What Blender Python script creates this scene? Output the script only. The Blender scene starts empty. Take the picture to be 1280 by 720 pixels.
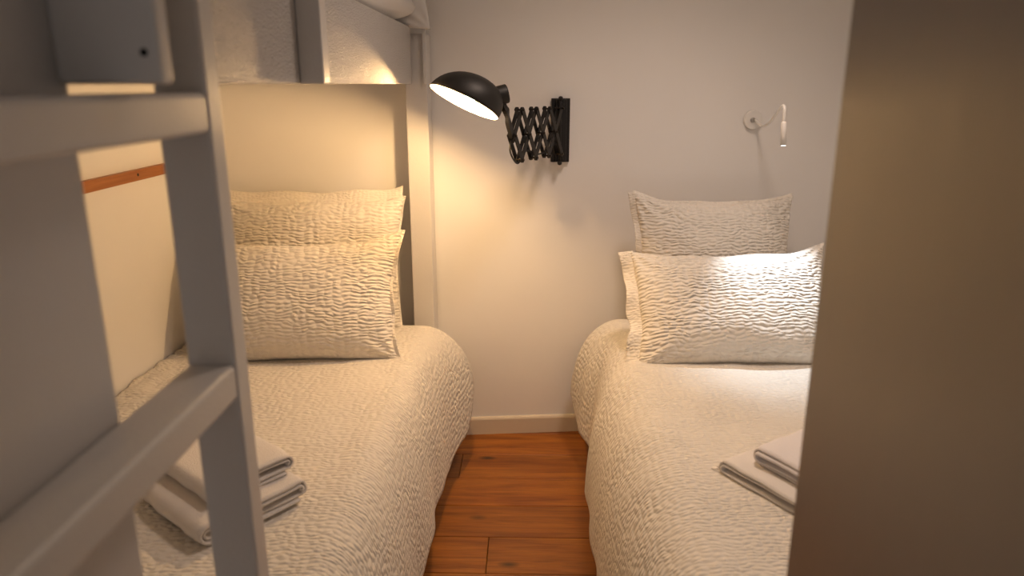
import bpy, bmesh, math, random
from mathutils import Vector, Matrix, noise

# ------------------------------------------------------------------ camera, world, exposure
scn = bpy.context.scene
C = scn.collection
PITCH, YAW, CAM_Z = math.radians(15.524), math.radians(1.263), 1.3
cd = bpy.data.cameras.new('camera')
cam = bpy.data.objects.new('camera', cd)
C.objects.link(cam)
cam.location = (0, 0, CAM_Z)
cam.rotation_euler = (math.pi / 2 - PITCH, 0, YAW)
cd.sensor_width = 36.0
cd.lens = 918.0 / 1280.0 * 36.0
cd.clip_start = 0.02
cd.dof.use_dof = True
cd.dof.focus_distance = 2.25
cd.dof.aperture_fstop = 3.6
scn.camera = cam

w = bpy.data.worlds.new('world')
scn.world = w
w.use_nodes = True
bg = w.node_tree.nodes['Background']
bg.inputs['Color'].default_value = (1.0, 0.92, 0.87, 1)
bg.inputs['Strength'].default_value = 0.33

vs = scn.view_settings
vs.view_transform = 'Standard'
vs.look = 'None'
vs.gamma = 1.0
vs.use_curve_mapping = False
vs.exposure = 0.05
BULB_STRENGTH = 1380.0      # warm bulb of the scissor lamp
FILL_POWER = 45.0    # added warm fill light, out of view over the right bed
LED_POWER = 14.5            # cool spot of the reading lamp

random.seed(4)


# ------------------------------------------------------------------ helpers
def tag(o, label=None, cat=None, group=None, kind=None):
    if label: o['label'] = label
    if cat: o['category'] = cat
    if group: o['group'] = group
    if kind: o['kind'] = kind
    return o


def link(name, me, m=None, parent=None):
    o = bpy.data.objects.new(name, me)
    C.objects.link(o)
    if m is not None:
        me.materials.append(m)
    if parent is not None:
        o.parent = parent
    return o


def empty(name, loc=(0, 0, 0), rot=(0, 0, 0)):
    o = bpy.data.objects.new(name, None)
    C.objects.link(o)
    o.location = loc
    o.rotation_euler = rot
    o.empty_display_size = 0.05
    return o


def smooth(me, on=True):
    for p in me.polygons:
        p.use_smooth = on


def bm_obj(name, bm, m, parent=None, shade=False):
    bmesh.ops.recalc_face_normals(bm, faces=bm.faces)
    me = bpy.data.meshes.new(name)
    bm.to_mesh(me)
    bm.free()
    smooth(me, shade)
    return link(name, me, m, parent)


def add_box(bm, x0, x1, y0, y1, z0, z1, bev=0.0, seg=2, M=None):
    r = bmesh.ops.create_cube(bm, size=1.0)
    vs_ = r['verts']
    for v in vs_:
        v.co = Vector(((x0 + x1) / 2 + v.co.x * (x1 - x0), (y0 + y1) / 2 + v.co.y * (y1 - y0), (z0 + z1) / 2 + v.co.z * (z1 - z0)))
        if M is not None:
            v.co = M @ v.co
    if bev > 0:
        es = set()
        for v in vs_:
            es.update(v.link_edges)
        bmesh.ops.bevel(bm, geom=list(es), offset=bev, segments=seg, profile=0.5, affect='EDGES')


def box(name, x0, x1, y0, y1, z0, z1, m, parent=None, bev=0.0, seg=2):
    bm = bmesh.new()
    add_box(bm, x0, x1, y0, y1, z0, z1, bev, seg)
    o = bm_obj(name, bm, m, parent)
    return o


def frame_z(d):
    d = Vector(d).normalized()
    return d.to_track_quat('Z', 'Y').to_matrix().to_4x4()


def add_lathe(bm, prof, seg=32, M=None, caps=False):
    rings = []
    for r, z in prof:
        ring = []
        for i in range(seg):
            a = 2 * math.pi * i / seg
            co = Vector((r * math.cos(a), r * math.sin(a), z))
            ring.append(bm.verts.new(M @ co if M is not None else co))
        rings.append(ring)
    for a, b in zip(rings[:-1], rings[1:]):
        for i in range(seg):
            j = (i + 1) % seg
            bm.faces.new((a[i], a[j], b[j], b[i]))
    if caps:
        bm.faces.new(rings[0][::-1])
        bm.faces.new(rings[-1])
    return rings


def add_tube(bm, pts, rad, seg=12):
    pts = [Vector(p) for p in pts]
    rings = []
    prev = None
    for i, p in enumerate(pts):
        t = (pts[min(i + 1, len(pts) - 1)] - pts[max(i - 1, 0)]).normalized()
        if prev is None:
            n = t.orthogonal().normalized()
        else:
            n = (prev - t * prev.dot(t)).normalized()
        prev = n
        b = t.cross(n)
        r = rad[i] if isinstance(rad, (list, tuple)) else rad
        rings.append([bm.verts.new(p + (n * math.cos(2 * math.pi * k / seg) + b * math.sin(2 * math.pi * k / seg)) * r) for k in range(seg)])
    for a, b in zip(rings[:-1], rings[1:]):
        for i in range(seg):
            j = (i + 1) % seg
            bm.faces.new((a[i], a[j], b[j], b[i]))
    bm.faces.new(rings[0][::-1])
    bm.faces.new(rings[-1])


def spline(pts, n=8):
    """Catmull-Rom through pts"""
    P = [Vector(p) for p in pts]
    P = [P[0] * 2 - P[1]] + P + [P[-1] * 2 - P[-2]]
    out = []
    for i in range(1, len(P) - 2):
        for k in range(n):
            t = k / n
            a, b, c, d = P[i - 1], P[i], P[i + 1], P[i + 2]
            out.append(0.5 * ((2 * b) + (c - a) * t + (2 * a - 5 * b + 4 * c - d) * t * t + (3 * b - a - 3 * c + d) * t ** 3))
    out.append(P[-2])
    return out


def sstep(a, b, x):
    t = max(0.0, min(1.0, (x - a) / (b - a)))
    return t * t * (3 - 2 * t)


def lerp_tab(tab, x):
    if x <= tab[0][0]: return tab[0][1]
    for (a, va), (b, vb) in zip(tab[:-1], tab[1:]):
        if x <= b:
            t = (x - a) / (b - a)
            t = t * t * (3 - 2 * t)
            return va + (vb - va) * t
    return tab[-1][1]


def nz(x, y, z=0.0):
    return noise.noise(Vector((x, y, z)))


# ------------------------------------------------------------------ materials
def mat(name, col, rough=0.5, spec=0.5, metal=0.0):
    m = bpy.data.materials.new(name)
    m.use_nodes = True
    b = m.node_tree.nodes['Principled BSDF']
    b.inputs['Base Color'].default_value = (*col, 1)
    b.inputs['Roughness'].default_value = rough
    b.inputs['Specular IOR Level'].default_value = spec
    b.inputs['Metallic'].default_value = metal
    return m


def N(m, t, **kw):
    n = m.node_tree.nodes.new(t)
    for k, v in kw.items():
        setattr(n, k, v)
    return n


def L(m, a, b):
    m.node_tree.links.new(a, b)


def add_noise_bump(m, scale, dist, strength=1.0, detail=3.0, stretch=(1, 1, 1), tint=None):
    b = m.node_tree.nodes['Principled BSDF']
    tc = N(m, 'ShaderNodeTexCoord')
    mp = N(m, 'ShaderNodeMapping')
    mp.inputs['Scale'].default_value = stretch
    L(m, tc.outputs['Object'], mp.inputs['Vector'])
    nt = N(m, 'ShaderNodeTexNoise')
    nt.inputs['Scale'].default_value = scale
    nt.inputs['Detail'].default_value = detail
    L(m, mp.outputs['Vector'], nt.inputs['Vector'])
    bp = N(m, 'ShaderNodeBump')
    bp.inputs['Distance'].default_value = dist
    bp.inputs['Strength'].default_value = strength
    L(m, nt.outputs['Fac'], bp.inputs['Height'])
    L(m, bp.outputs['Normal'], b.inputs['Normal'])
    if tint:
        n2 = N(m, 'ShaderNodeTexNoise')
        n2.inputs['Scale'].default_value = tint[2]
        n2.inputs['Detail'].default_value = 4.0
        L(m, tc.outputs['Object'], n2.inputs['Vector'])
        rp = N(m, 'ShaderNodeValToRGB')
        rp.color_ramp.elements[0].position = 0.35
        rp.color_ramp.elements[1].position = 0.65
        rp.color_ramp.elements[0].color = (*tint[0], 1)
        rp.color_ramp.elements[1].color = (*tint[1], 1)
        L(m, n2.outputs['Fac'], rp.inputs['Fac'])
        L(m, rp.outputs['Color'], b.inputs['Base Color'])
    return m


def cloth_mat(name, col, su=0.020, sv=0.0085, dist=0.0022, warp=0.012):
    """puckered seersucker weave, laid out in metres along the cloth (UV)"""
    m = mat(name, col, 0.9, 0.15)
    b = m.node_tree.nodes['Principled BSDF']
    b.inputs['Sheen Weight'].default_value = 0.15
    uv = N(m, 'ShaderNodeUVMap')
    n1 = N(m, 'ShaderNodeTexNoise', noise_dimensions='2D')
    n1.inputs['Scale'].default_value = 14.0
    n1.inputs['Detail'].default_value = 2.0
    L(m, uv.outputs['UV'], n1.inputs['Vector'])
    sub = N(m, 'ShaderNodeVectorMath', operation='SUBTRACT')
    sub.inputs[1].default_value = (0.5, 0.5, 0.5)
    L(m, n1.outputs['Color'], sub.inputs[0])
    sc = N(m, 'ShaderNodeVectorMath', operation='SCALE')
    sc.inputs['Scale'].default_value = warp * 2
    L(m, sub.outputs['Vector'], sc.inputs[0])
    ad = N(m, 'ShaderNodeVectorMath', operation='ADD')
    L(m, uv.outputs['UV'], ad.inputs[0])
    L(m, sc.outputs['Vector'], ad.inputs[1])
    mp = N(m, 'ShaderNodeMapping')
    mp.inputs['Scale'].default_value = (1 / su, 1 / sv, 1)
    L(m, ad.outputs['Vector'], mp.inputs['Vector'])
    vo = N(m, 'ShaderNodeTexVoronoi', voronoi_dimensions='2D', feature='SMOOTH_F1')
    vo.inputs['Scale'].default_value = 1.0
    vo.inputs['Smoothness'].default_value = 0.35
    vo.inputs['Randomness'].default_value = 0.58
    L(m, mp.outputs['Vector'], vo.inputs['Vector'])
    # patches where the puckers are flatter
    n2 = N(m, 'ShaderNodeTexNoise', noise_dimensions='2D')
    n2.inputs['Scale'].default_value = 6.0
    L(m, uv.outputs['UV'], n2.inputs['Vector'])
    mr = N(m, 'ShaderNodeMapRange')
    mr.inputs['From Min'].default_value = 0.3
    mr.inputs['From Max'].default_value = 0.7
    mr.inputs['To Min'].default_value = 0.6
    mr.inputs['To Max'].default_value = 1.0
    L(m, n2.outputs['Fac'], mr.inputs['Value'])
    inv = N(m, 'ShaderNodeMath', operation='SUBTRACT')
    inv.inputs[0].default_value = 1.0
    L(m, vo.outputs['Distance'], inv.inputs[1])
    bp = N(m, 'ShaderNodeBump')
    bp.inputs['Distance'].default_value = dist
    L(m, mr.outputs['Result'], bp.inputs['Strength'])
    L(m, inv.outputs['Value'], bp.inputs['Height'])
    L(m, bp.outputs['Normal'], b.inputs['Normal'])
    return m


def wood_floor_mat():
    m = mat('oiled_oak', (0.3, 0.12, 0.03), 0.42, 0.4)
    b = m.node_tree.nodes['Principled BSDF']
    tc = N(m, 'ShaderNodeTexCoord')
    oi = N(m, 'ShaderNodeObjectInfo')
    off = N(m, 'ShaderNodeVectorMath', operation='SCALE')
    cmb = N(m, 'ShaderNodeCombineXYZ')
    for i in range(3):
        L(m, oi.outputs['Random'], cmb.inputs[i])
    off.inputs['Scale'].default_value = 37.0
    L(m, cmb.outputs['Vector'], off.inputs[0])
    ad = N(m, 'ShaderNodeVectorMath', operation='ADD')
    L(m, tc.outputs['Object'], ad.inputs[0])
    L(m, off.outputs['Vector'], ad.inputs[1])
    # long grain along x, with warp
    mp = N(m, 'ShaderNodeMapping')
    mp.inputs['Scale'].default_value = (2.2, 26.0, 26.0)
    L(m, ad.outputs['Vector'], mp.inputs['Vector'])
    g = N(m, 'ShaderNodeTexNoise')
    g.inputs['Scale'].default_value = 1.0
    g.inputs['Detail'].default_value = 6.0
    g.inputs['Roughness'].default_value = 0.62
    g.inputs['Distortion'].default_value = 0.8
    L(m, mp.outputs['Vector'], g.inputs['Vector'])
    rp = N(m, 'ShaderNodeValToRGB')
    e = rp.color_ramp.elements
    e[0].position, e[0].color = 0.32, (0.18, 0.048, 0.006, 1)
    e[1].position, e[1].color = 0.68, (0.40, 0.143, 0.018, 1)
    L(m, g.outputs['Fac'], rp.inputs['Fac'])
    # fine pores
    mp2 = N(m, 'ShaderNodeMapping')
    mp2.inputs['Scale'].default_value = (14.0, 260.0, 60.0)
    L(m, ad.outputs['Vector'], mp2.inputs['Vector'])
    g2 = N(m, 'ShaderNodeTexNoise')
    g2.inputs['Scale'].default_value = 1.0
    g2.inputs['Detail'].default_value = 3.0
    L(m, mp2.outputs['Vector'], g2.inputs['Vector'])
    # knots
    mp3 = N(m, 'ShaderNodeMapping')
    mp3.inputs['Scale'].default_value = (3.6, 8.5, 1.0)
    L(m, ad.outputs['Vector'], mp3.inputs['Vector'])
    v = N(m, 'ShaderNodeTexVoronoi')
    v.inputs['Scale'].default_value = 1.0
    L(m, mp3.outputs['Vector'], v.inputs['Vector'])
    kr = N(m, 'ShaderNodeValToRGB')
    k = kr.color_ramp.elements
    k[0].position, k[0].color = 0.035, (0.12, 0.1, 0.08, 1)
    k[1].position, k[1].color = 0.14, (1, 1, 1, 1)
    L(m, v.outputs['Distance'], kr.inputs['Fac'])
    # per-plank tone
    tone = N(m, 'ShaderNodeMapRange')
    tone.inputs['To Min'].default_value = 0.78
    tone.inputs['To Max'].default_value = 1.15
    L(m, oi.outputs['Random'], tone.inputs['Value'])
    pr = N(m, 'ShaderNodeMapRange')
    pr.inputs['From Min'].default_value = 0.3
    pr.inputs['From Max'].default_value = 0.55
    pr.inputs['To Min'].default_value = 0.78
    pr.inputs['To Max'].default_value = 1.0
    L(m, g2.outputs['Fac'], pr.inputs['Value'])
    mul = N(m, 'ShaderNodeMath', operation='MULTIPLY')
    L(m, tone.outputs['Result'], mul.inputs[0])
    L(m, pr.outputs['Result'], mul.inputs[1])
    mx = N(m, 'ShaderNodeVectorMath', operation='SCALE')
    L(m, rp.outputs['Color'], mx.inputs[0])
    L(m, mul.outputs['Value'], mx.inputs['Scale'])
    mk = N(m, 'ShaderNodeVectorMath', operation='MULTIPLY')
    L(m, mx.outputs['Vector'], mk.inputs[0])
    L(m, kr.outputs['Color'], mk.inputs[1])
    L(m, mk.outputs['Vector'], b.inputs['Base Color'])
    bp = N(m, 'ShaderNodeBump')
    bp.inputs['Distance'].default_value = 0.0006
    L(m, g2.outputs['Fac'], bp.inputs['Height'])
    L(m, bp.outputs['Normal'], b.inputs['Normal'])
    return m


M_WALL = add_noise_bump(mat('wall_paint', (0.90, 0.88, 0.855), 0.75, 0.25), 9.0, 0.004, 0.35, 6.0, tint=((0.89, 0.87, 0.845), (0.91, 0.89, 0.865), 2.5))
M_CEIL = add_noise_bump(mat('ceiling_paint', (0.88, 0.87, 0.86), 0.85, 0.2), 20.0, 0.002, 0.3)
M_BASE = add_noise_bump(mat('skirting_paint', (0.72, 0.63, 0.50), 0.45, 0.4), 60.0, 0.0006, 0.4)
M_BUNK = add_noise_bump(mat('bunk_satin_paint', (0.70, 0.68, 0.66), 0.33, 0.5), 240.0, 0.0009, 0.5, 2.0)
M_PANEL = add_noise_bump(mat('brushed_gloss_paint', (0.70, 0.68, 0.66), 0.20, 0.8), 270.0, 0.0065, 1.0, 1.0)
M_DOOR = add_noise_bump(mat('door_satin_paint', (0.19, 0.155, 0.13), 0.33, 0.5), 5.0, 0.0015, 0.4, 2.0, stretch=(1, 3, 0.5))
M_DOOR.node_tree.nodes['Principled BSDF'].inputs['IOR'].default_value = 2.0
M_FLOOR = wood_floor_mat()
M_SUB = mat('subfloor', (0.05, 0.03, 0.02), 0.9)
M_SPREAD = cloth_mat('seersucker_spread', (0.75, 0.705, 0.635), 0.0185, 0.0105, 0.0075)
M_PILLOW = cloth_mat('seersucker_pillow', (0.84, 0.785, 0.70), 0.024, 0.0100, 0.0105)
M_FLANGE = cloth_mat('seersucker_flange', (0.84, 0.785, 0.70), 0.014, 0.008, 0.004)
M_UPPER = add_noise_bump(mat('upper_cotton', (0.80, 0.775, 0.75), 0.9, 0.15), 60.0, 0.002, 0.6)
M_TOWEL = add_noise_bump(mat('terry_towel', (0.80, 0.755, 0.715), 0.98, 0.05), 420.0, 0.0022, 0.9, 2.0)
M_TOWEL2 = add_noise_bump(mat('linen_towel', (0.78, 0.74, 0.735), 0.95, 0.05), 300.0, 0.0014, 0.9, 2.0)
M_MATT = add_noise_bump(mat('mattress_ticking', (0.75, 0.73, 0.70), 0.9, 0.1), 120.0, 0.001, 0.5)
M_BEDWOOD = add_noise_bump(mat('bed_base_paint', (0.62, 0.58, 0.53), 0.5), 80.0, 0.0006, 0.5)
M_BLACK = add_noise_bump(mat('matt_black_metal', (0.012, 0.0105, 0.0095), 0.5, 0.4), 260.0, 0.0003, 0.4)
M_SHADE_IN = mat('shade_white_enamel', (0.88, 0.86, 0.80), 0.4, 0.4)
M_BOLT = mat('dark_brass', (0.05, 0.038, 0.028), 0.4, 0.5, 0.7)
M_CORD = mat('black_rubber', (0.015, 0.015, 0.015), 0.6)
M_WHITE = mat('white_enamel', (0.86, 0.84, 0.80), 0.3, 0.5)
M_CHROME = mat('screw_steel', (0.5, 0.48, 0.45), 0.3, 0.5, 1.0)
M_HOLE = mat('dark_hole', (0.01, 0.01, 0.01), 0.8)


def strip_wood():
    m = mat('honey_pine', (0.45, 0.19, 0.05), 0.45, 0.4)
    add_noise_bump(m, 1.0, 0.0005, 0.5, 5.0, stretch=(60, 6, 120))
    b = m.node_tree.nodes['Principled BSDF']
    nt = [n for n in m.node_tree.nodes if n.type == 'TEX_NOISE'][0]
    rp = N(m, 'ShaderNodeValToRGB')
    rp.color_ramp.elements[0].position = 0.3
    rp.color_ramp.elements[1].position = 0.7
    rp.color_ramp.elements[0].color = (0.27, 0.085, 0.016, 1)
    rp.color_ramp.elements[1].color = (0.40, 0.145, 0.032, 1)
    L(m, nt.outputs['Fac'], rp.inputs['Fac'])
    L(m, rp.outputs['Color'], b.inputs['Base Color'])
    return m


M_STRIP = strip_wood()


def emit(name, col, s):
    m = mat(name, col, 0.4)
    b = m.node_tree.nodes['Principled BSDF']
    b.inputs['Emission Color'].default_value = (*col, 1)
    b.inputs['Emission Strength'].default_value = s
    return m


M_BULB = emit('warm_bulb_glass', (1.0, 0.615, 0.275), BULB_STRENGTH)
M_LED = emit('cool_led_lens', (0.86, 0.94, 1.0), 30.0)

# ------------------------------------------------------------------ the room
WX0, WX1, WY0, CEIL = -1.08, 1.22, -0.75, 2.35
SL = 0.096


def wall_y(x):
    return 2.6 + SL * x


# floor with individual planks
floor = box('floor', WX0 - 0.1, WX1 + 0.1, WY0, 2.78, -0.06, -0.021, M_SUB)
tag(floor, 'oiled orange-brown oak plank floor between the two beds', kind='structure')
PW = 0.169
y1 = 2.415 + PW * 2
row = 0
joints = {2: [-0.232], 5: [-0.111], 1: [0.62], 3: [-0.62, 0.71], 4: [0.43], 6: [-0.34, 0.80]}
plank_cache = {}
while y1 > WY0 + 0.02:
    y0 = max(y1 - PW, WY0)
    js = joints.get(row)
    if js is None:
        js = [random.uniform(-0.7, 0.1), random.uniform(0.35, 0.95)] if row else [0.3]
    xs = [WX0 - 0.1] + js + [WX1 + 0.1]
    for a, b in zip(xs[:-1], xs[1:]):
        wdt, dep = b - a - 0.0016, y1 - y0 - 0.0018
        key = (round(wdt, 3), round(dep, 3))
        if key not in plank_cache:
            bm = bmesh.new()
            add_box(bm, -wdt / 2, wdt / 2, -dep / 2, dep / 2, -0.02, 0.0, 0.0012, 1)
            me = bpy.data.meshes.new('plank')
            bmesh.ops.recalc_face_normals(bm, faces=bm.faces)
            bm.to_mesh(me); bm.free()
            me.materials.append(M_FLOOR)
            plank_cache[key] = me
        o = bpy.data.objects.new('plank', plank_cache[key])
        C.objects.link(o)
        o.parent = floor
        o.location = ((a + b) / 2, (y0 + y1) / 2, random.uniform(-0.0008, 0.0))
    y1 -= PW
    row += 1


def slab(name, pts, z0, z1, m):
    bm = bmesh.new()
    lo = [bm.verts.new((x, y, z0)) for x, y in pts]
    hi = [bm.verts.new((x, y, z1)) for x, y in pts]
    n = len(pts)
    bm.faces.new(lo[::-1]); bm.faces.new(hi)
    for i in range(n):
        j = (i + 1) % n
        bm.faces.new((lo[i], lo[j], hi[j], hi[i]))
    return bm_obj(name, bm, m)


tag(slab('wall_back', [(WX0, wall_y(WX0)), (WX1, wall_y(WX1)), (WX1, wall_y(WX1) + 0.1), (WX0, wall_y(WX0) + 0.1)], 0, CEIL, M_WALL),
    'off-white painted back wall behind both bed heads', kind='structure')
tag(slab('wall_left', [(WX0 - 0.1, WY0), (WX0, WY0), (WX0, 2.6), (WX0 - 0.1, 2.6)], 0, CEIL, M_WALL),
    'off-white painted left wall inside the lower bunk', kind='structure')
tag(slab('wall_right', [(WX1, WY0), (WX1 + 0.1, WY0), (WX1 + 0.1, 2.8), (WX1, 2.8)], 0, CEIL, M_WALL),
    'off-white painted right wall beside the single bed', kind='structure')
tag(slab('ceiling', [(WX0 - 0.1, WY0), (WX1 + 0.1, WY0), (WX1 + 0.1, 2.8), (WX0 - 0.1, 2.8)], CEIL, CEIL + 0.06, M_CEIL),
    'white painted ceiling of the bunk room', kind='structure')
# skirting with an eased top edge
bt = 0.012
bm = bmesh.new()
prof = [(0.0, 0.0), (bt, 0.0), (bt, 0.060), (bt * 0.75, 0.066), (bt * 0.3, 0.069), (0.0, 0.069)]
ends = []
for x in (-0.335, WX1 - 0.002):
    ends.append([bm.verts.new((x, wall_y(x) - d, z)) for d, z in prof])
for i in range(len(prof)):
    j = (i + 1) % len(prof)
    bm.faces.new((ends[0][i], ends[0][j], ends[1][j], ends[1][i]))
bm.faces.new(ends[0]); bm.faces.new(ends[1][::-1])
tag(bm_obj('baseboard_back', bm, M_BASE), 'low cream skirting board along the back wall', kind='structure')

# wooden batten on the left wall, with its screw
tr = box('trim_1', WX0, WX0 + 0.018, 0.75, 2.45, 1.046, 1.075, M_STRIP, bev=0.002)
tr.data.update()
tag(tr, 'honey-coloured pine batten screwed to the left wall', kind='structure')
bm = bmesh.new()
add_lathe(bm, [(0.0001, 0.0015), (0.004, 0.001), (0.0045, -0.003)], 12, Matrix.Translation((WX0 + 0.018, 1.985, 1.062)) @ frame_z((1, 0, 0)))
bm_obj('screw', bm, M_HOLE, tr)

# door leaf / cupboard side close to the camera on the right
dr = box('door_1', 0.28, 0.32, -0.55, 0.688, 0.012, 2.05, M_DOOR, bev=0.004)
tag(dr, 'tall grey-beige satin door panel close by on the right', kind='structure')

# ------------------------------------------------------------------ bunk bed
BX = -0.375
bunk = empty('bunk_bed', (-0.72, 1.2, 0))
tag(bunk, 'white painted bunk bed frame with high side panel on the left', 'bunk bed')


def bpart(name, x0, x1, y0, y1, z0, z1, m=M_BUNK, bev=0.003, seg=2):
    o = box(name, x0 - bunk.location.x, x1 - bunk.location.x, y0 - bunk.location.y, y1 - bunk.location.y, z0, z1, m, bunk, bev, seg)
    return o


bpart('side_panel', BX - 0.022, BX, 0.625, 2.440, 1.30, 1.474, M_PANEL, 0.0025)
bpart('rear_post', -0.400, -0.328, 2.457, 2.557, 0, 1.455, M_BUNK, 0.003)
bpart('corner_slat', -0.339, -0.328, 2.443, 2.4565, 1.30, 1.95, M_BUNK, 0.002)
bpart('guard_post', BX, -0.335, 1.242, 1.282, 1.30, 1.95, M_BUNK, 0.003)
bpart('end_panel', BX - 0.022, BX, -0.5, 0.615, 0.0, 2.0, M_BUNK, 0.006, 3)
hb = bpart('hanger_board', BX, -0.290, 0.598, 0.620, 1.300, 1.90, M_BUNK, 0.004, 3)
bm = bmesh.new()
add_lathe(bm, [(0.0001, 0.0008), (0.0032, 0.0006), (0.0036, -0.002)], 14, Matrix.Translation((-0.302 - bunk.location.x, 0.598 - bunk.location.y, 1.324)) @ frame_z((0, -1, 0)))
bm_obj('bolt_hole', bm, M_HOLE, hb)
bpart('wall_rail', -1.075, -1.05, 0.0, 2.45, 1.30, 1.40)
bpart('head_rail', -1.05, -0.402, 2.455, 2.475, 1.305, 1.46)
for i in range(17):     # slats of the upper deck
    y = 0.03 + i * 0.145
    bpart('deck_slat', -1.05, BX - 0.022, y, y + 0.135, 1.302, 1.32, M_BUNK, 0.002, 1)

# ladder of the bunk
lad = empty('bunk_ladder', (-0.346, 0.56, 0))
tag(lad, 'grey-white wooden bunk ladder close to the camera on the left', 'ladder')


def lpart(name, x0, x1, y0, y1, z0, z1, bev=0.004):
    return box(name, x0 + 0.346, x1 + 0.346, y0 - 0.56, y1 - 0.56, z0, z1, M_BUNK, lad, bev, 3)


lpart('rail', -0.3735, -0.320, 0.748, 0.783, 0.0, 1.86)
lpart('rail', -0.3735, -0.320, 0.335, 0.370, 0.0, 1.86)
for zt in (1.292, 1.003, 0.690, 0.392):
    lpart('rung', -0.3730, -0.3205, 0.3695, 0.7485, zt - 0.040, zt, 0.0055)


# ------------------------------------------------------------------ cloth builders
def grid_mesh(name, nu, nv, fn, m, parent=None, thick=0.0):
    """fn(i/nu, j/nv) -> (co, uv)"""
    vs_, uvs = [], []
    for j in range(nv + 1):
        for i in range(nu + 1):
            co, uv = fn(i / nu, j / nv)
            vs_.append(co); uvs.append(uv)
    fs = []
    for j in range(nv):
        for i in range(nu):
            a = j * (nu + 1) + i
            fs.append((a, a + 1, a + nu + 2, a + nu + 1))
    me = bpy.data.meshes.new(name)
    me.from_pydata(vs_, [], fs)
    ul = me.uv_layers.new(name='UVMap')
    for lp in me.loops:
        ul.data[lp.index].uv = uvs[lp.vertex_index]
    smooth(me)
    o = link(name, me, m, parent)
    if thick:
        md = o.modifiers.new('thickness', 'SOLIDIFY')
        md.thickness = thick
        md.offset = -1
    return o


def spread(name, side, x_wall, x_edge, y_foot, y_head, z_top, hem_x, hem_z, label, seed, wall_folds=0.0, bulge=0.03, mat_=M_SPREAD):
    """bedspread: flat top from the wall to a rounded shoulder, then a drape down to the hem.
    side=+1: aisle side lies at larger x (left bed); -1: at smaller x (right bed)"""
    nu, nv = 150, 230
    rows = {}

    def row(v):
        if v in rows: return rows[v]
        y = y_foot + (y_head - y_foot) * v
        hx, hz = lerp_tab(hem_x, y), lerp_tab(hem_z, y)
        zt = z_top - 0.20 * sstep(y_head - 0.10, y_head + 0.06, y) ** 1.3
        out = abs(hx - x_edge)
        P = [(x_edge, zt), (x_edge + side * out * 0.78, zt), (hx - side * 0.004, zt - (zt - hz) * 0.42), (hx, hz)]
        pts = [(x_wall, zt)]
        for k in range(41):
            t = k / 40
            b0, b1, b2, b3 = (1 - t) ** 3, 3 * t * (1 - t) ** 2, 3 * t * t * (1 - t), t ** 3
            pts.append((sum(b * p[0] for b, p in zip((b0, b1, b2, b3), P)), sum(b * p[1] for b, p in zip((b0, b1, b2, b3), P))))
        cum = [0.0]
        for a, b in zip(pts[:-1], pts[1:]):
            cum.append(cum[-1] + math.hypot(b[0] - a[0], b[1] - a[1]))
        rows.clear()
        rows[v] = (y, pts, cum, zt, hz)
        return rows[v]

    def fn(u, v):
        y, pts, cum, zt, hz = row(v)
        flat = cum[1]
        s = u * cum[-1]
        i = 0
        while i < len(cum) - 2 and cum[i + 1] < s:
            i += 1
        f = (s - cum[i]) / max(cum[i + 1] - cum[i], 1e-9)
        (xa, za), (xb, zb) = pts[i], pts[i + 1]
        x, z = xa + (xb - xa) * f, za + (zb - za) * f
        d = Vector((xb - xa, zb - za)).normalized()
        nx, nzz = (-d.y, d.x) if side > 0 else (d.y, -d.x)
        k = max(0.0, min(1.0, (zt - z) / (zt - hz)))
        n = 0.006 * nz(x * 3.2 + seed, y * 2.6, seed) + 0.0035 * nz(x * 9 + seed, y * 5, 3.1) + 0.0012 * nz(x * 26, y * 15, seed)
        if wall_folds:
            wf = (1 - sstep(0.0, 0.30, s)) * sstep(y_foot + 0.5, y_foot + 0.9, y)
            n += wall_folds * wf * (0.35 + 0.65 * abs(nz(s * 9 + y * 5, y * 11 - s * 8, seed)) * 2)
        kk = k * k
        n += 0.012 * kk * nz(y * 5.5, seed, z * 1.2) + 0.005 * kk * math.sin(y * 21 + seed + 2 * nz(y * 3, 0, seed))
        return (x + nx * n, y + 0.012 * (1 - v) * nz(x * 3, 4, seed), z + nzz * n), (s, y)

    o = grid_mesh(name, nu, nv, fn, mat_, None, 0.006)
    tag(o, label, 'bedspread')
    return o


def make_bed(name, x0, x1, y0, y1, ztop, label):
    b = empty(name, ((x0 + x1) / 2, (y0 + y1) / 2, 0))
    tag(b, label, 'bed')
    cx, cy = b.location.x, b.location.y

    def p(n, a0, a1, b0, b1, c0, c1, m, bev=0.004, seg=2):
        return box(n, a0 - cx, a1 - cx, b0 - cy, b1 - cy, c0, c1, m, b, bev, seg)
    p('mattress', x0, x1, y0, y1, 0.27, ztop - 0.030, M_MATT, 0.05, 4)
    p('base', x0 + 0.01, x1 - 0.01, y0 + 0.01, y1 - 0.01, 0.17, 0.268, M_BEDWOOD)
    for lx in (x0 + 0.05, x1 - 0.09):
        for ly in (y0 + 0.05, y1 - 0.09):
            p('leg', lx, lx + 0.045, ly, ly + 0.045, 0.0, 0.172, M_BEDWOOD)
    return b


ZT = 0.505
make_bed('bed', -1.062, -0.350, 0.865, 2.42, ZT, 'lower bunk bed base with a mattress under the left bedspread')
make_bed('bed', 0.330, 1.195, 0.745, 2.48, ZT, 'single bed base with a mattress under the right bedspread')

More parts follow.
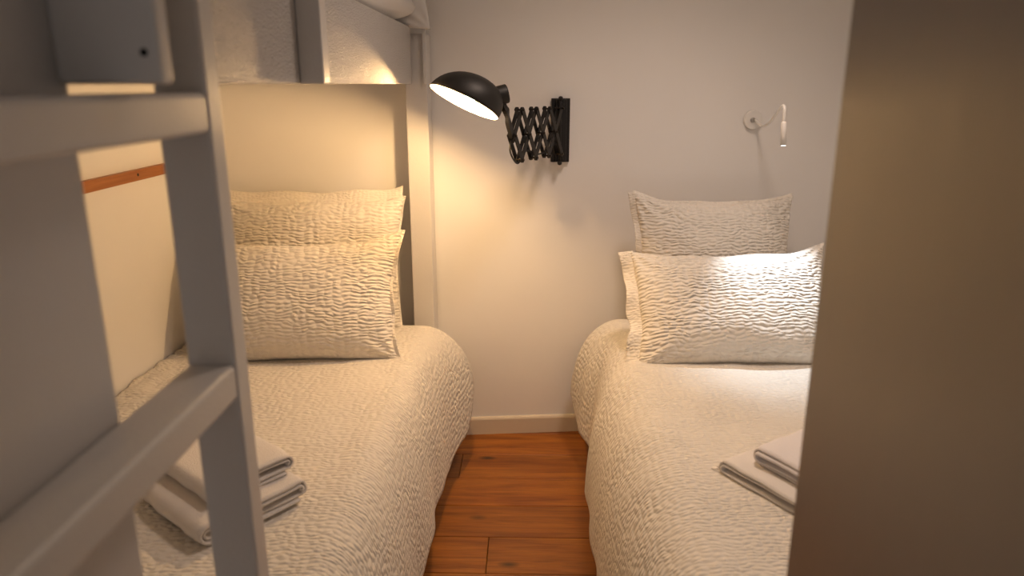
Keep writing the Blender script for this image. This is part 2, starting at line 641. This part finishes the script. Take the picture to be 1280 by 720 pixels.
spread('bedspread', +1, -1.074, -0.375, 0.845, 2.455, ZT,
       [(0.8, -0.262), (1.9, -0.258), (2.15, -0.250), (2.42, -0.190)],
       [(0.8, 0.10), (2.1, 0.10), (2.28, 0.13), (2.44, 0.27)],
       'white puckered bedspread covering the left bed under the bunk', 3.7, wall_folds=0.018)
spread('bedspread', -1, 1.212, 0.345, 0.722, 2.53, ZT,
       [(0.8, 0.195), (1.75, 0.185), (1.95, 0.180), (2.10, 0.205), (2.25, 0.222), (2.36, 0.192), (2.48, 0.165)],
       [(0.8, 0.10), (2.2, 0.095), (2.36, 0.13), (2.5, 0.19)],
       'white puckered bedspread covering the right bed', 8.2)


def pillow(name, label, loc, rot, wdt, hgt, T, seed, flange=None, sag=0.0, wr=0.0028, m=M_PILLOW, ears=(0, 0), group=None, puff=0.52, cat='pillow', dip=0.0):
    """standing pillow: local x = width, z = height (0 at the foot), y = thickness"""
    root = empty(name, loc, rot)
    tag(root, label, cat, group)
    nu, nv = 110, 80

    def outline(u, v):
        # u,v in -1..1; seams pinch in between the pointed corners
        x = wdt / 2 * u * (1 - 0.075 * (1 - abs(v) ** 2.2) * abs(u) ** 3)
        z = hgt / 2 * v * (1 - 0.07 * (1 - abs(u) ** 2.2) * abs(v) ** 3)
        ear = (max(0, abs(u) - 0.6) / 0.4) ** 1.6 * (max(0, v - 0.2) / 0.8) ** 1.6 * (ears[1] if u > 0 else ears[0])
        x += ear * (0.6 if u > 0 else -0.6)
        z += ear - dip * (1 - u * u) * max(0, v) ** 2
        x += 0.006 * nz(v * 2.1, seed, u)
        z += 0.008 * nz(u * 2.3, seed + 5, v) * abs(v)
        return x, z

    def surf(u, v, s):
        x, z = outline(u, v)
        e = max(0.0, (1 - abs(u) ** 2.6)) * max(0.0, (1 - abs(v) ** 2.4))
        t = T * e ** puff * (1 + 0.22 * sag * -v)
        fade = min(1.0, e * 3)
        wrk = wr * fade * (1.4 * nz(u * 2.2 + seed, v * 2.0, s) + 0.5 * nz(u * 5 - v * 2 + seed, v * 6, s * 2))
        # radial creases running out of the corners
        ca = math.atan2(1.02 - abs(v), 1.02 - abs(u))
        cr = math.hypot(1 - abs(u), 1 - abs(v))
        wrk += 0.0045 * math.sin(ca * 11 + seed * (1.3 if u > 0 else 2.1)) * math.exp(-(cr / 0.42) ** 2) * min(1, cr * 5)
        return (x, s * (t + wrk), z + hgt / 2), (x + seed, z)

    vs_, uvs, idx = [], [], {}
    fs = []
    for s in (-1, 1):
        for j in range(nv + 1):
            for i in range(nu + 1):
                u, v = 2 * i / nu - 1, 2 * j / nv - 1
                edge = i in (0, nu) or j in (0, nv)
                if edge and s == 1:
                    idx[(s, i, j)] = idx[(-1, i, j)]
                    continue
                co, uv = surf(u, v, s)
                if edge:
                    co = (co[0], 0.003 * nz(u * 4, v * 4, seed), co[2])
                idx[(s, i, j)] = len(vs_)
                vs_.append(co); uvs.append(uv)
        for j in range(nv):
            for i in range(nu):
                q = (idx[(s, i, j)], idx[(s, i + 1, j)], idx[(s, i + 1, j + 1)], idx[(s, i, j + 1)])
                fs.append(q if s == -1 else q[::-1])
    me = bpy.data.meshes.new('pillowcase')
    me.from_pydata(vs_, [], fs)
    ul = me.uv_layers.new(name='UVMap')
    for lp in me.loops:
        ul.data[lp.index].uv = uvs[lp.vertex_index]
    smooth(me)
    link('pillowcase', me, m, root)
    # loose flange of the pillowcase on the open side(s)
    for fl in (flange or []):
        sd, fw, zlo, zhi, fy = fl

        def ff(a, b):
            if sd in ('l', 'r'):
                sg = -1 if sd == 'l' else 1
                v = zlo + (zhi - zlo) * b
                x, z = outline(sg, v)
                x += sg * (a * fw * (1 + 0.25 * nz(v * 3, seed, 1)) - 0.012)
                y = fy * a + 0.010 * a * math.sin(v * 9 + seed) + 0.004 * a * nz(v * 9, seed, 2)
                z += 0.006 * a * nz(v * 4, 2, seed)
                return (x, y, z + hgt / 2), (x + seed, z)
            u = zlo + (zhi - zlo) * b
            x, z = outline(u, 1)
            z += a * fw * (1 + 0.3 * nz(u * 3, seed, 1)) - 0.010
            y = fy * a + 0.008 * a * math.sin(u * 8 + seed)
            return (x, y, z + hgt / 2), (x + seed, z)
        grid_mesh('flange', 14, 70, ff, M_FLANGE, root, 0.003)
    return root


R_ = math.radians
# left bed
pillow('pillow', 'rear puckered white pillow upright against the wall on the left bed', (-0.725, 2.330, 0.487), (R_(-13), R_(0.5), R_(4)), 0.61, 0.455, 0.075, 1.3,
       [('t', 0.045, -0.98, 0.98, 0.03), ('r', 0.016, -0.98, 1.0, 0.012)], 0.5, ears=(0.0, 0.010))
pillow('pillow', 'front puckered white pillow leaning on the rear pillow of the left bed', (-0.700, 2.045, 0.492), (R_(-24), R_(-1), R_(3)), 0.63, 0.380, 0.085, 4.9,
       [('r', 0.020, -0.98, 1.0, -0.005)], 0.6, ears=(0.0, 0.022), dip=0.006)
# right bed
pillow('pillow', 'rear white pillow upright against the wall on the right bed', (0.640, 2.400, 0.487), (R_(-13), R_(0.5), R_(5)), 0.54, 0.455, 0.07, 7.7,
       [('l', 0.030, -0.1, 1.0, 0.01), ('t', 0.016, -1, 1, 0.01)], 0.5, ears=(0.014, 0.006), dip=0.008)
pillow('pillow', 'front white pillow lit by the reading lamp on the right bed', (0.625, 2.035, 0.492), (R_(-33), R_(-1.5), R_(1)), 0.60, 0.375, 0.085, 2.2,
       [('l', 0.048, -0.98, 1.0, 0.02)], 0.6, ears=(0.0, 0.016), dip=0.012)


# ------------------------------------------------------------------ folded towels
def flat_roll(name, label, loc, rz, wdt, dep, turns, th, m, seed, fringe=False):
    """towel rolled up flat: a stadium-shaped spiral swept along local y"""
    root = empty(name, loc, (0, 0, rz))
    tag(root, label, 'towel')
    half = int(round(turns * 2))
    r_out = th * 0.5 * half + th * 0.75
    c = wdt / 2 - r_out
    path = []
    for h in range(half):
        r0 = th * 0.25 + th * 0.5 * h
        sx = 1 if h % 2 == 0 else -1
        for k in range(9):
            a = -math.pi / 2 + math.pi * k / 8
            r = r0 + th * 0.5 * k / 8
            path.append((sx * (c + r * math.cos(a)), (1 if sx > 0 else -1) * r * math.sin(a)))
    rr = th * 0.45 + th * 0.5 * half
    lx, lz = path[-1]
    path += [(lx + (-lx * 0.93 - lx) * t, lz) for t in (0.25, 0.5, 0.75, 1.0)]
    dense = []
    for a, b in zip(path[:-1], path[1:]):
        n = max(1, int(math.hypot(b[0] - a[0], b[1] - a[1]) / 0.018))
        dense += [(a[0] + (b[0] - a[0]) * t / n, a[1] + (b[1] - a[1]) * t / n) for t in range(n)]
    path = dense + [path[-1]]
    zmin = min(p[1] for p in path) - th * 0.45
    ny = 20
    bm = bmesh.new()
    V = []
    npth = len(path)
    for i, (x, z) in enumerate(path):
        a = Vector(path[max(i - 1, 0)]); b = Vector(path[min(i + 1, npth - 1)])
        t = (b - a).normalized(); nr = Vector((-t.y, t.x))
        rowv = []
        for j in range(ny + 1):
            y = -dep / 2 + dep * j / ny
            hw = th * 0.475 * (1 - 0.45 * abs(2 * j / ny - 1) ** 14)
            dy = 0.010 * nz(i * 0.045, seed, 0.3) + 0.004 * nz(x * 14, z * 60, seed)
            lay = (z - zmin)
            dx = 0.005 * nz(y * 11, lay * 20, seed) + 0.003 * nz(y * 28, seed, lay * 20)
            dz = 0.10 * lay * nz(x * 9, y * 9, seed) + 0.05 * lay * nz(x * 24, y * 24, seed)
            rowv.append((bm.verts.new((x + nr.x * hw + dx, y + dy, z + nr.y * hw - zmin + dz)), bm.verts.new((x - nr.x * hw + dx, y + dy, z - nr.y * hw - zmin + dz))))
        V.append(rowv)
    for i in range(npth - 1):
        for j in range(ny):
            bm.faces.new((V[i][j][0], V[i + 1][j][0], V[i + 1][j + 1][0], V[i][j + 1][0]))
            bm.faces.new((V[i][j][1], V[i][j + 1][1], V[i + 1][j + 1][1], V[i + 1][j][1]))
        bm.faces.new((V[i][0][0], V[i][0][1], V[i + 1][0][1], V[i + 1][0][0]))
        bm.faces.new((V[i][ny][0], V[i + 1][ny][0], V[i + 1][ny][1], V[i][ny][1]))
    for i in (0, npth - 1):
        for j in range(ny):
            bm.faces.new((V[i][j][0], V[i][j + 1][0], V[i][j + 1][1], V[i][j][1]))
    bm_obj('folded_cloth', bm, m, root, True)
    if fringe:
        bm = bmesh.new()
        rnd = random.Random(seed)
        for i in range(16):
            y = -dep / 2 + 0.10 * (i + 0.5) / 16
            x0 = -wdt / 2 + 0.006
            ln = rnd.uniform(0.014, 0.028)
            add_tube(bm, [(x0, y, 0.010), (x0 - ln * 0.5, y - 0.003 + rnd.uniform(-0.003, 0.003), 0.006), (x0 - ln, y - 0.006 + rnd.uniform(-0.005, 0.005), 0.002)], 0.0014, 5)
        o = bm_obj('fringe', bm, m, root, True)
        o['kind'] = 'stuff'
    return root


TZ = ZT + 0.003
flat_roll('folded_towel', 'thick folded cream towel at the bottom of the pile on the left bed', (-0.604, 1.285, TZ), R_(51), 0.24, 0.262, 2.0, 0.0088, M_TOWEL, 2.0)
flat_roll('folded_towel', 'smaller rolled towel on top of the pile on the left bed', (-0.612, 1.320, TZ + 0.0425), R_(51), 0.195, 0.235, 2.0, 0.0078, M_TOWEL, 5.0)
flat_roll('folded_towel', 'fringed folded cream towel at the bottom of the pile on the right bed', (0.588, 1.365, TZ), R_(-57), 0.27, 0.27, 2.0, 0.0068, M_TOWEL, 7.0, True)
flat_roll('folded_towel', 'pale folded towel on top of the pile on the right bed', (0.625, 1.375, TZ + 0.0335), R_(-57), 0.20, 0.25, 2.0, 0.0078, M_TOWEL2, 9.0)

# ------------------------------------------------------------------ bedding of the upper bunk
um = box('mattress', -1.045, BX - 0.026, 0.05, 2.43, 1.321, 1.44, M_MATT, bev=0.03, seg=3)
tag(um, 'mattress lying on the upper bunk deck', 'mattress')
pillow('duvet', 'white duvet bulging over the side panel of the upper bunk', (-0.705, 1.15, 1.527), (R_(-90), 0, 0), 0.71, 1.27, 0.075, 6.1, None, 0.0, 0.005, M_UPPER, puff=0.28, cat='duvet')
pillow('pillow', 'white pillow at the head of the upper bunk overhanging the corner post', (-0.635, 2.400, 1.465), (R_(-7), 0, R_(5.5)), 0.66, 0.40, 0.045, 3.3, None, 0.0, 0.004, M_UPPER)

# ------------------------------------------------------------------ scissor lamp
lamp = empty('scissor_lamp', (0.10, 2.585, 1.145))
tag(lamp, 'black scissor-arm wall lamp with a glowing domed shade', 'lamp')
LO = Vector(lamp.location)


def Lp(p):
    return Vector(p) - LO


# wall plate (turned with the wall)
ang = math.atan(SL)
Mw = Matrix.Translation(Lp((0.109, wall_y(0.109), 1.145))) @ Matrix.Rotation(ang, 4, 'Z')
bm = bmesh.new()
add_box(bm, -0.032, 0.032, -0.016, -0.0005, -0.108, 0.108, 0.002, 2, Mw)
plate = bm_obj('wall_plate', bm, M_BLACK, lamp)
bm = bmesh.new()
add_box(bm, -0.018, 0.018, -0.034, -0.016, -0.106, 0.106, 0.002, 2, Mw)
bm_obj('channel', bm, M_BLACK, plate)
P0 = Lp((0.108, wall_y(0.109) - 0.046, 1.145))      # pivot rod
bm = bmesh.new()
add_tube(bm, [P0 + Vector((0, 0, -0.108)), P0 + Vector((0, 0, 0.108))], 0.0045, 12)
bm_obj('pivot_rod', bm, M_BLACK, lamp, True)
for sz in (-1, 1):
    bm = bmesh.new()
    Mk = Matrix.Translation(P0 + Vector((0, 0, sz * 0.108)))
    add_lathe(bm, [(0.0001, -0.008), (0.006, -0.006), (0.0085, 0), (0.006, 0.006), (0.0001, 0.008)], 14, Mk)
    bm_obj('knob', bm, M_BLACK, lamp, True)
    bm = bmesh.new()
    add_box(bm, -0.006, 0.006, -0.05, -0.016, sz * 0.088 - 0.005, sz * 0.088 + 0.005, 0.001, 1, Mw)
    bm_obj('bracket', bm, M_BLACK, lamp)

# lattice
END = Lp((-0.036, 2.30, 1.148))
dirv = END - P0
lat_len = dirv.length
a_dir = dirv.normalized()
side = a_dir.cross(Vector((0, 0, 1))).normalized()
NX = 3
pitch = lat_len / (NX + 0.25)
HH = 0.076


def bar(p, q, wd, tk, name='scissor_bar', parent=lamp):
    """flat bar with rounded ends; wide in the lattice plane, thin across"""
    bm = bmesh.new()
    d = (q - p).normalized()
    up = side.cross(d).normalized()
    pts = []
    for k in range(9):
        a = math.pi / 2 + math.pi * k / 8
        pts.append(p + d * math.cos(a) * wd / 2 + up * math.sin(a) * wd / 2)
    for k in range(9):
        a = -math.pi / 2 + math.pi * k / 8
        pts.append(q + d * math.cos(a) * wd / 2 + up * math.sin(a) * wd / 2)
    lo = [bm.verts.new(c - side * tk / 2) for c in pts]
    hi = [bm.verts.new(c + side * tk / 2) for c in pts]
    bm.faces.new(lo[::-1]); bm.faces.new(hi)
    n = len(pts)
    for i in range(n):
        j = (i + 1) % n
        bm.faces.new((lo[i], lo[j], hi[j], hi[i]))
    return bm_obj(name, bm, M_BLACK, parent)


def bolt(c, half):
    bm = bmesh.new()
    M = Matrix.Translation(c) @ frame_z(side)
    add_lathe(bm, [(0.0001, -half), (0.004, -half + 0.001), (0.0045, -half + 0.003), (0.003, -half + 0.0035), (0.003, half - 0.0035), (0.0045, half - 0.003), (0.004, half - 0.001), (0.0001, half)], 12, M)
    return bm_obj('bolt', bm, M_BOLT, lamp, True)


def LP(t, h):
    return P0 + a_dir * (pitch * t + 0.006) + Vector((0, 0, h))


for sgn in (-1, 1):             # twin lattices, one on each side of the rod
    o1, o2 = side * sgn * 0.0075, side * sgn * 0.0112
    for k in range(NX):
        bar(LP(k, HH) + o1, LP(k + 1, -HH) + o1, 0.0168, 0.0034)
        bar(LP(k, -HH) + o2, LP(k + 1, HH) + o2, 0.0168, 0.0034)
    # last half bars that meet the lamp arm
    bar(LP(NX, HH) + o1, LP(NX + 0.5, 0) + o1, 0.0168, 0.0034)
    bar(LP(NX, -HH) + o2, LP(NX + 0.5, 0) + o2, 0.0168, 0.0034)
for k in range(NX + 1):
    for h in (-HH, HH):
        bolt(LP(k, h), 0.0175)
    bolt(LP(k + 0.5, 0), 0.0175)

# shade: dome with its opening tilted down to the left
ctr = Lp((-0.1779, 2.08, 1.2512))
upv = Vector((0.42, 0.22, 0.89)).normalized()           # out of the crown
bk = Vector((0.894, 0.05, -0.447))
bk = (bk - upv * bk.dot(upv)).normalized()              # towards the socket side
lat = upv.cross(bk)
MS = Matrix((bk, lat, upv)).transposed().to_4x4()
MS.translation = ctr
RR = 0.1035


def shade_rings(bm, shrink, seg=56):
    prof = []
    for k in range(13):
        a = R_(90) * k / 12
        prof.append((RR * math.cos(a) ** 0.9 if k < 12 else 0.0008, 0.082 * math.sin(a)))
    rings = []
    for r, z in prof:
        rr = max(r - shrink, 0.0006)
        zz = z - shrink * (z / 0.082)
        skew = 0.36 * z * (1 + z * 2)
        ring = []
        for i in range(seg):
            a = 2 * math.pi * i / seg
            ring.append(bm.verts.new(MS @ Vector((rr * math.cos(a) + skew * 0.55, rr * math.sin(a), zz))))
        rings.append(ring)
    for a, b in zip(rings[:-1], rings[1:]):
        for i in range(seg):
            j = (i + 1) % seg
            bm.faces.new((a[i], a[j], b[j], b[i]))
    bm.faces.new(rings[-1])
    return rings


bm = bmesh.new()
ro = shade_rings(bm, 0.0)
ri = [bm.verts.new(v.co - (v.co - ctr).normalized() * 0.0012) for v in ro[0]]
for i in range(len(ri)):
    j = (i + 1) % len(ri)
    bm.faces.new((ro[0][j], ro[0][i], ri[i], ri[j]))
shade = bm_obj('shade', bm, M_BLACK, lamp, True)
bm = bmesh.new()
shade_rings(bm, 0.0014)
lin = bm_obj('shade_lining', bm, M_SHADE_IN, shade, True)
for p in lin.data.polygons:
    p.flip()
lin['label'] = 'white enamel inside of the shade'
# socket housing on the back of the dome
sdir = (bk * 0.75 + upv * 0.62).normalized()
sp = ctr + bk * 0.072 + upv * 0.054
bm = bmesh.new()
Mso = Matrix.Translation(sp) @ frame_z(sdir)
add_lathe(bm, [(0.026, -0.018), (0.026, 0.030), (0.025, 0.033), (0.022, 0.0345), (0.0005, 0.035)], 28, Mso)
sock = bm_obj('socket_housing', bm, M_BLACK, lamp, True)
# curved flat arm from the housing to the lattice end
endp = LP(NX + 0.5, 0)
armp = spline([sp + sdir * 0.012 + Vector((0.004, 0, -0.018)), sp + Vector((0.030, 0.010, -0.045)), sp.lerp(endp, 0.62) + Vector((0.004, 0, 0.004)), endp, endp + (endp - sp).normalized() * 0.02 + Vector((0, 0, -0.006))], 6)
bm = bmesh.new()
sec = []
for i, p in enumerate(armp):
    t = (armp[min(i + 1, len(armp) - 1)] - armp[max(i - 1, 0)]).normalized()
    n1 = side.cross(t).normalized()
    sec.append([bm.verts.new(p + n1 * sx * 0.0092 + side * sy * 0.006) for sx, sy in ((-1, -1), (1, -1), (1, 1), (-1, 1))])
for a, b in zip(sec[:-1], sec[1:]):
    for i in range(4):
        j = (i + 1) % 4
        bm.faces.new((a[i], a[j], b[j], b[i]))
bm.faces.new(sec[0][::-1]); bm.faces.new(sec[-1])
bm_obj('lamp_arm', bm, M_BLACK, lamp)
# cord looping under the lattice end
bm = bmesh.new()
add_tube(bm, spline([endp + Vector((-0.002, 0, -0.01)) - side * 0.0, LP(NX + 0.62, -0.048), LP(NX + 0.12, -0.086), LP(NX - 0.5, -0.05), LP(NX - 1.2, -0.066), LP(1.0, -0.062), LP(0.3, -0.04), P0 + Vector((0, 0, -0.07))], 8), 0.0026, 8)
bm_obj('cord', bm, M_CORD, lamp, True)
# bulb
bm = bmesh.new()
bc = ctr + upv * 0.018 + bk * 0.010
Mb = Matrix.Translation(bc) @ frame_z(sdir * 0.75 + upv * 0.35)
prof = [(0.0005, -0.0135)] + [(0.0135 * math.sin(R_(a)), -0.0135 * math.cos(R_(a))) for a in (25, 50, 75, 100, 125)] + [(0.009, 0.018), (0.0085, 0.030)]
add_lathe(bm, prof, 18, Mb)
bulb = bm_obj('bulb', bm, M_BULB, lamp, True)
bulb['label'] = 'glowing warm bulb'

# ------------------------------------------------------------------ reading lamp
rl = empty('reading_lamp', (0.789, wall_y(0.789), 1.178))
tag(rl, 'small white gooseneck reading lamp on the wall above the right bed', 'lamp')
RO = Vector(rl.location)
Mr = Matrix.Rotation(ang, 4, 'Z') @ frame_z((0, -1, 0))
bm = bmesh.new()
add_lathe(bm, [(0.033, 0.0005), (0.033, 0.012), (0.031, 0.0145), (0.012, 0.015), (0.0005, 0.015)], 36, Mr)
base = bm_obj('base', bm, M_WHITE, rl, False)
for p in base.data.polygons: p.use_smooth = False
bm = bmesh.new()
add_lathe(bm, [(0.0085, 0.014), (0.0085, 0.020), (0.006, 0.022), (0.0005, 0.022)], 18, Mr @ Matrix.Translation((-0.004, 0.0, 0)))
bm_obj('swivel_boss', bm, M_CHROME, base, True)


def Rp(p):
    return Vector(p) - RO


HEAD_T = Vector((0.741, 2.20, 1.193))
HEAD_B = Vector((0.741, 2.185, 1.127))
neck = [(0.795, wall_y(0.79) - 0.02, 1.178), (0.798, 2.62, 1.168), (0.793, 2.55, 1.164), (0.776, 2.42, 1.188), (0.752, 2.29, 1.222), (0.742, 2.225, 1.238), (0.7405, 2.204, 1.232), (0.7405, 2.200, 1.210), HEAD_T]
bm = bmesh.new()
add_tube(bm, [Rp(p) for p in spline(neck, 8)], 0.0048, 12)
bm_obj('gooseneck', bm, M_WHITE, rl, True)
hd = (HEAD_B - HEAD_T)
hl = hd.length
Mh = Matrix.Translation(Rp(HEAD_T)) @ frame_z(hd)
bm = bmesh.new()
add_lathe(bm, [(0.0005, -0.002), (0.005, -0.002), (0.0075, 0.002), (0.0083, 0.004), (0.0083, hl), (0.0070, hl), (0.0070, hl - 0.003)], 24, Mh)
bm_obj('head', bm, M_WHITE, rl, True)
bm = bmesh.new()
add_lathe(bm, [(0.0070, hl - 0.0025), (0.0005, hl - 0.002)], 24, Mh)
lens = bm_obj('led_lens', bm, M_LED, rl, True)
lens['label'] = 'glowing cool white lens'
sl = bpy.data.lights.new('reading_spot', 'SPOT')
sl.energy = LED_POWER
sl.color = (0.78, 0.89, 1.0)
sl.spot_size = R_(66)
sl.spot_blend = 1.0
sl.shadow_soft_size = 0.008
so = bpy.data.objects.new('reading_spot', sl)
C.objects.link(so)
so.parent = rl
tgt = Vector((0.735, 2.08, 0.60))
so.location = Rp(HEAD_B + hd.normalized() * 0.004)
so.rotation_euler = (tgt - HEAD_B).to_track_quat('-Z', 'Y').to_euler()

# ------------------------------------------------------------------ unseen fill light, added to brighten the back wall and right bed
dl = empty('added_ceiling_fill', (0.45, 1.72, CEIL))
tag(dl, 'added round fill light on the ceiling over the right bed, out of view', 'lamp')
bm = bmesh.new()
add_lathe(bm, [(0.165, -0.0005), (0.165, -0.022), (0.158, -0.028), (0.150, -0.028), (0.150, -0.0005)], 48)
bm_obj('fill_ring', bm, M_WHITE, dl, True)
bm = bmesh.new()
add_lathe(bm, [(0.150, -0.022), (0.10, -0.026), (0.0005, -0.028)], 48)
bm_obj('fill_diffuser', bm, emit('ceiling_fill_diffuser', (1.0, 0.78, 0.6), 2.0), dl, True)
d_ = bpy.data.lights.new('ceiling_fill_beam', 'SPOT')
d_.energy = FILL_POWER
d_.color = (1.0, 0.77, 0.63)
d_.spot_size = R_(124)
d_.spot_blend = 1.0
d_.shadow_soft_size = 0.13
do = bpy.data.objects.new('ceiling_fill_beam', d_)
C.objects.link(do)
do.parent = dl
do.location = (0, 0, -0.17)
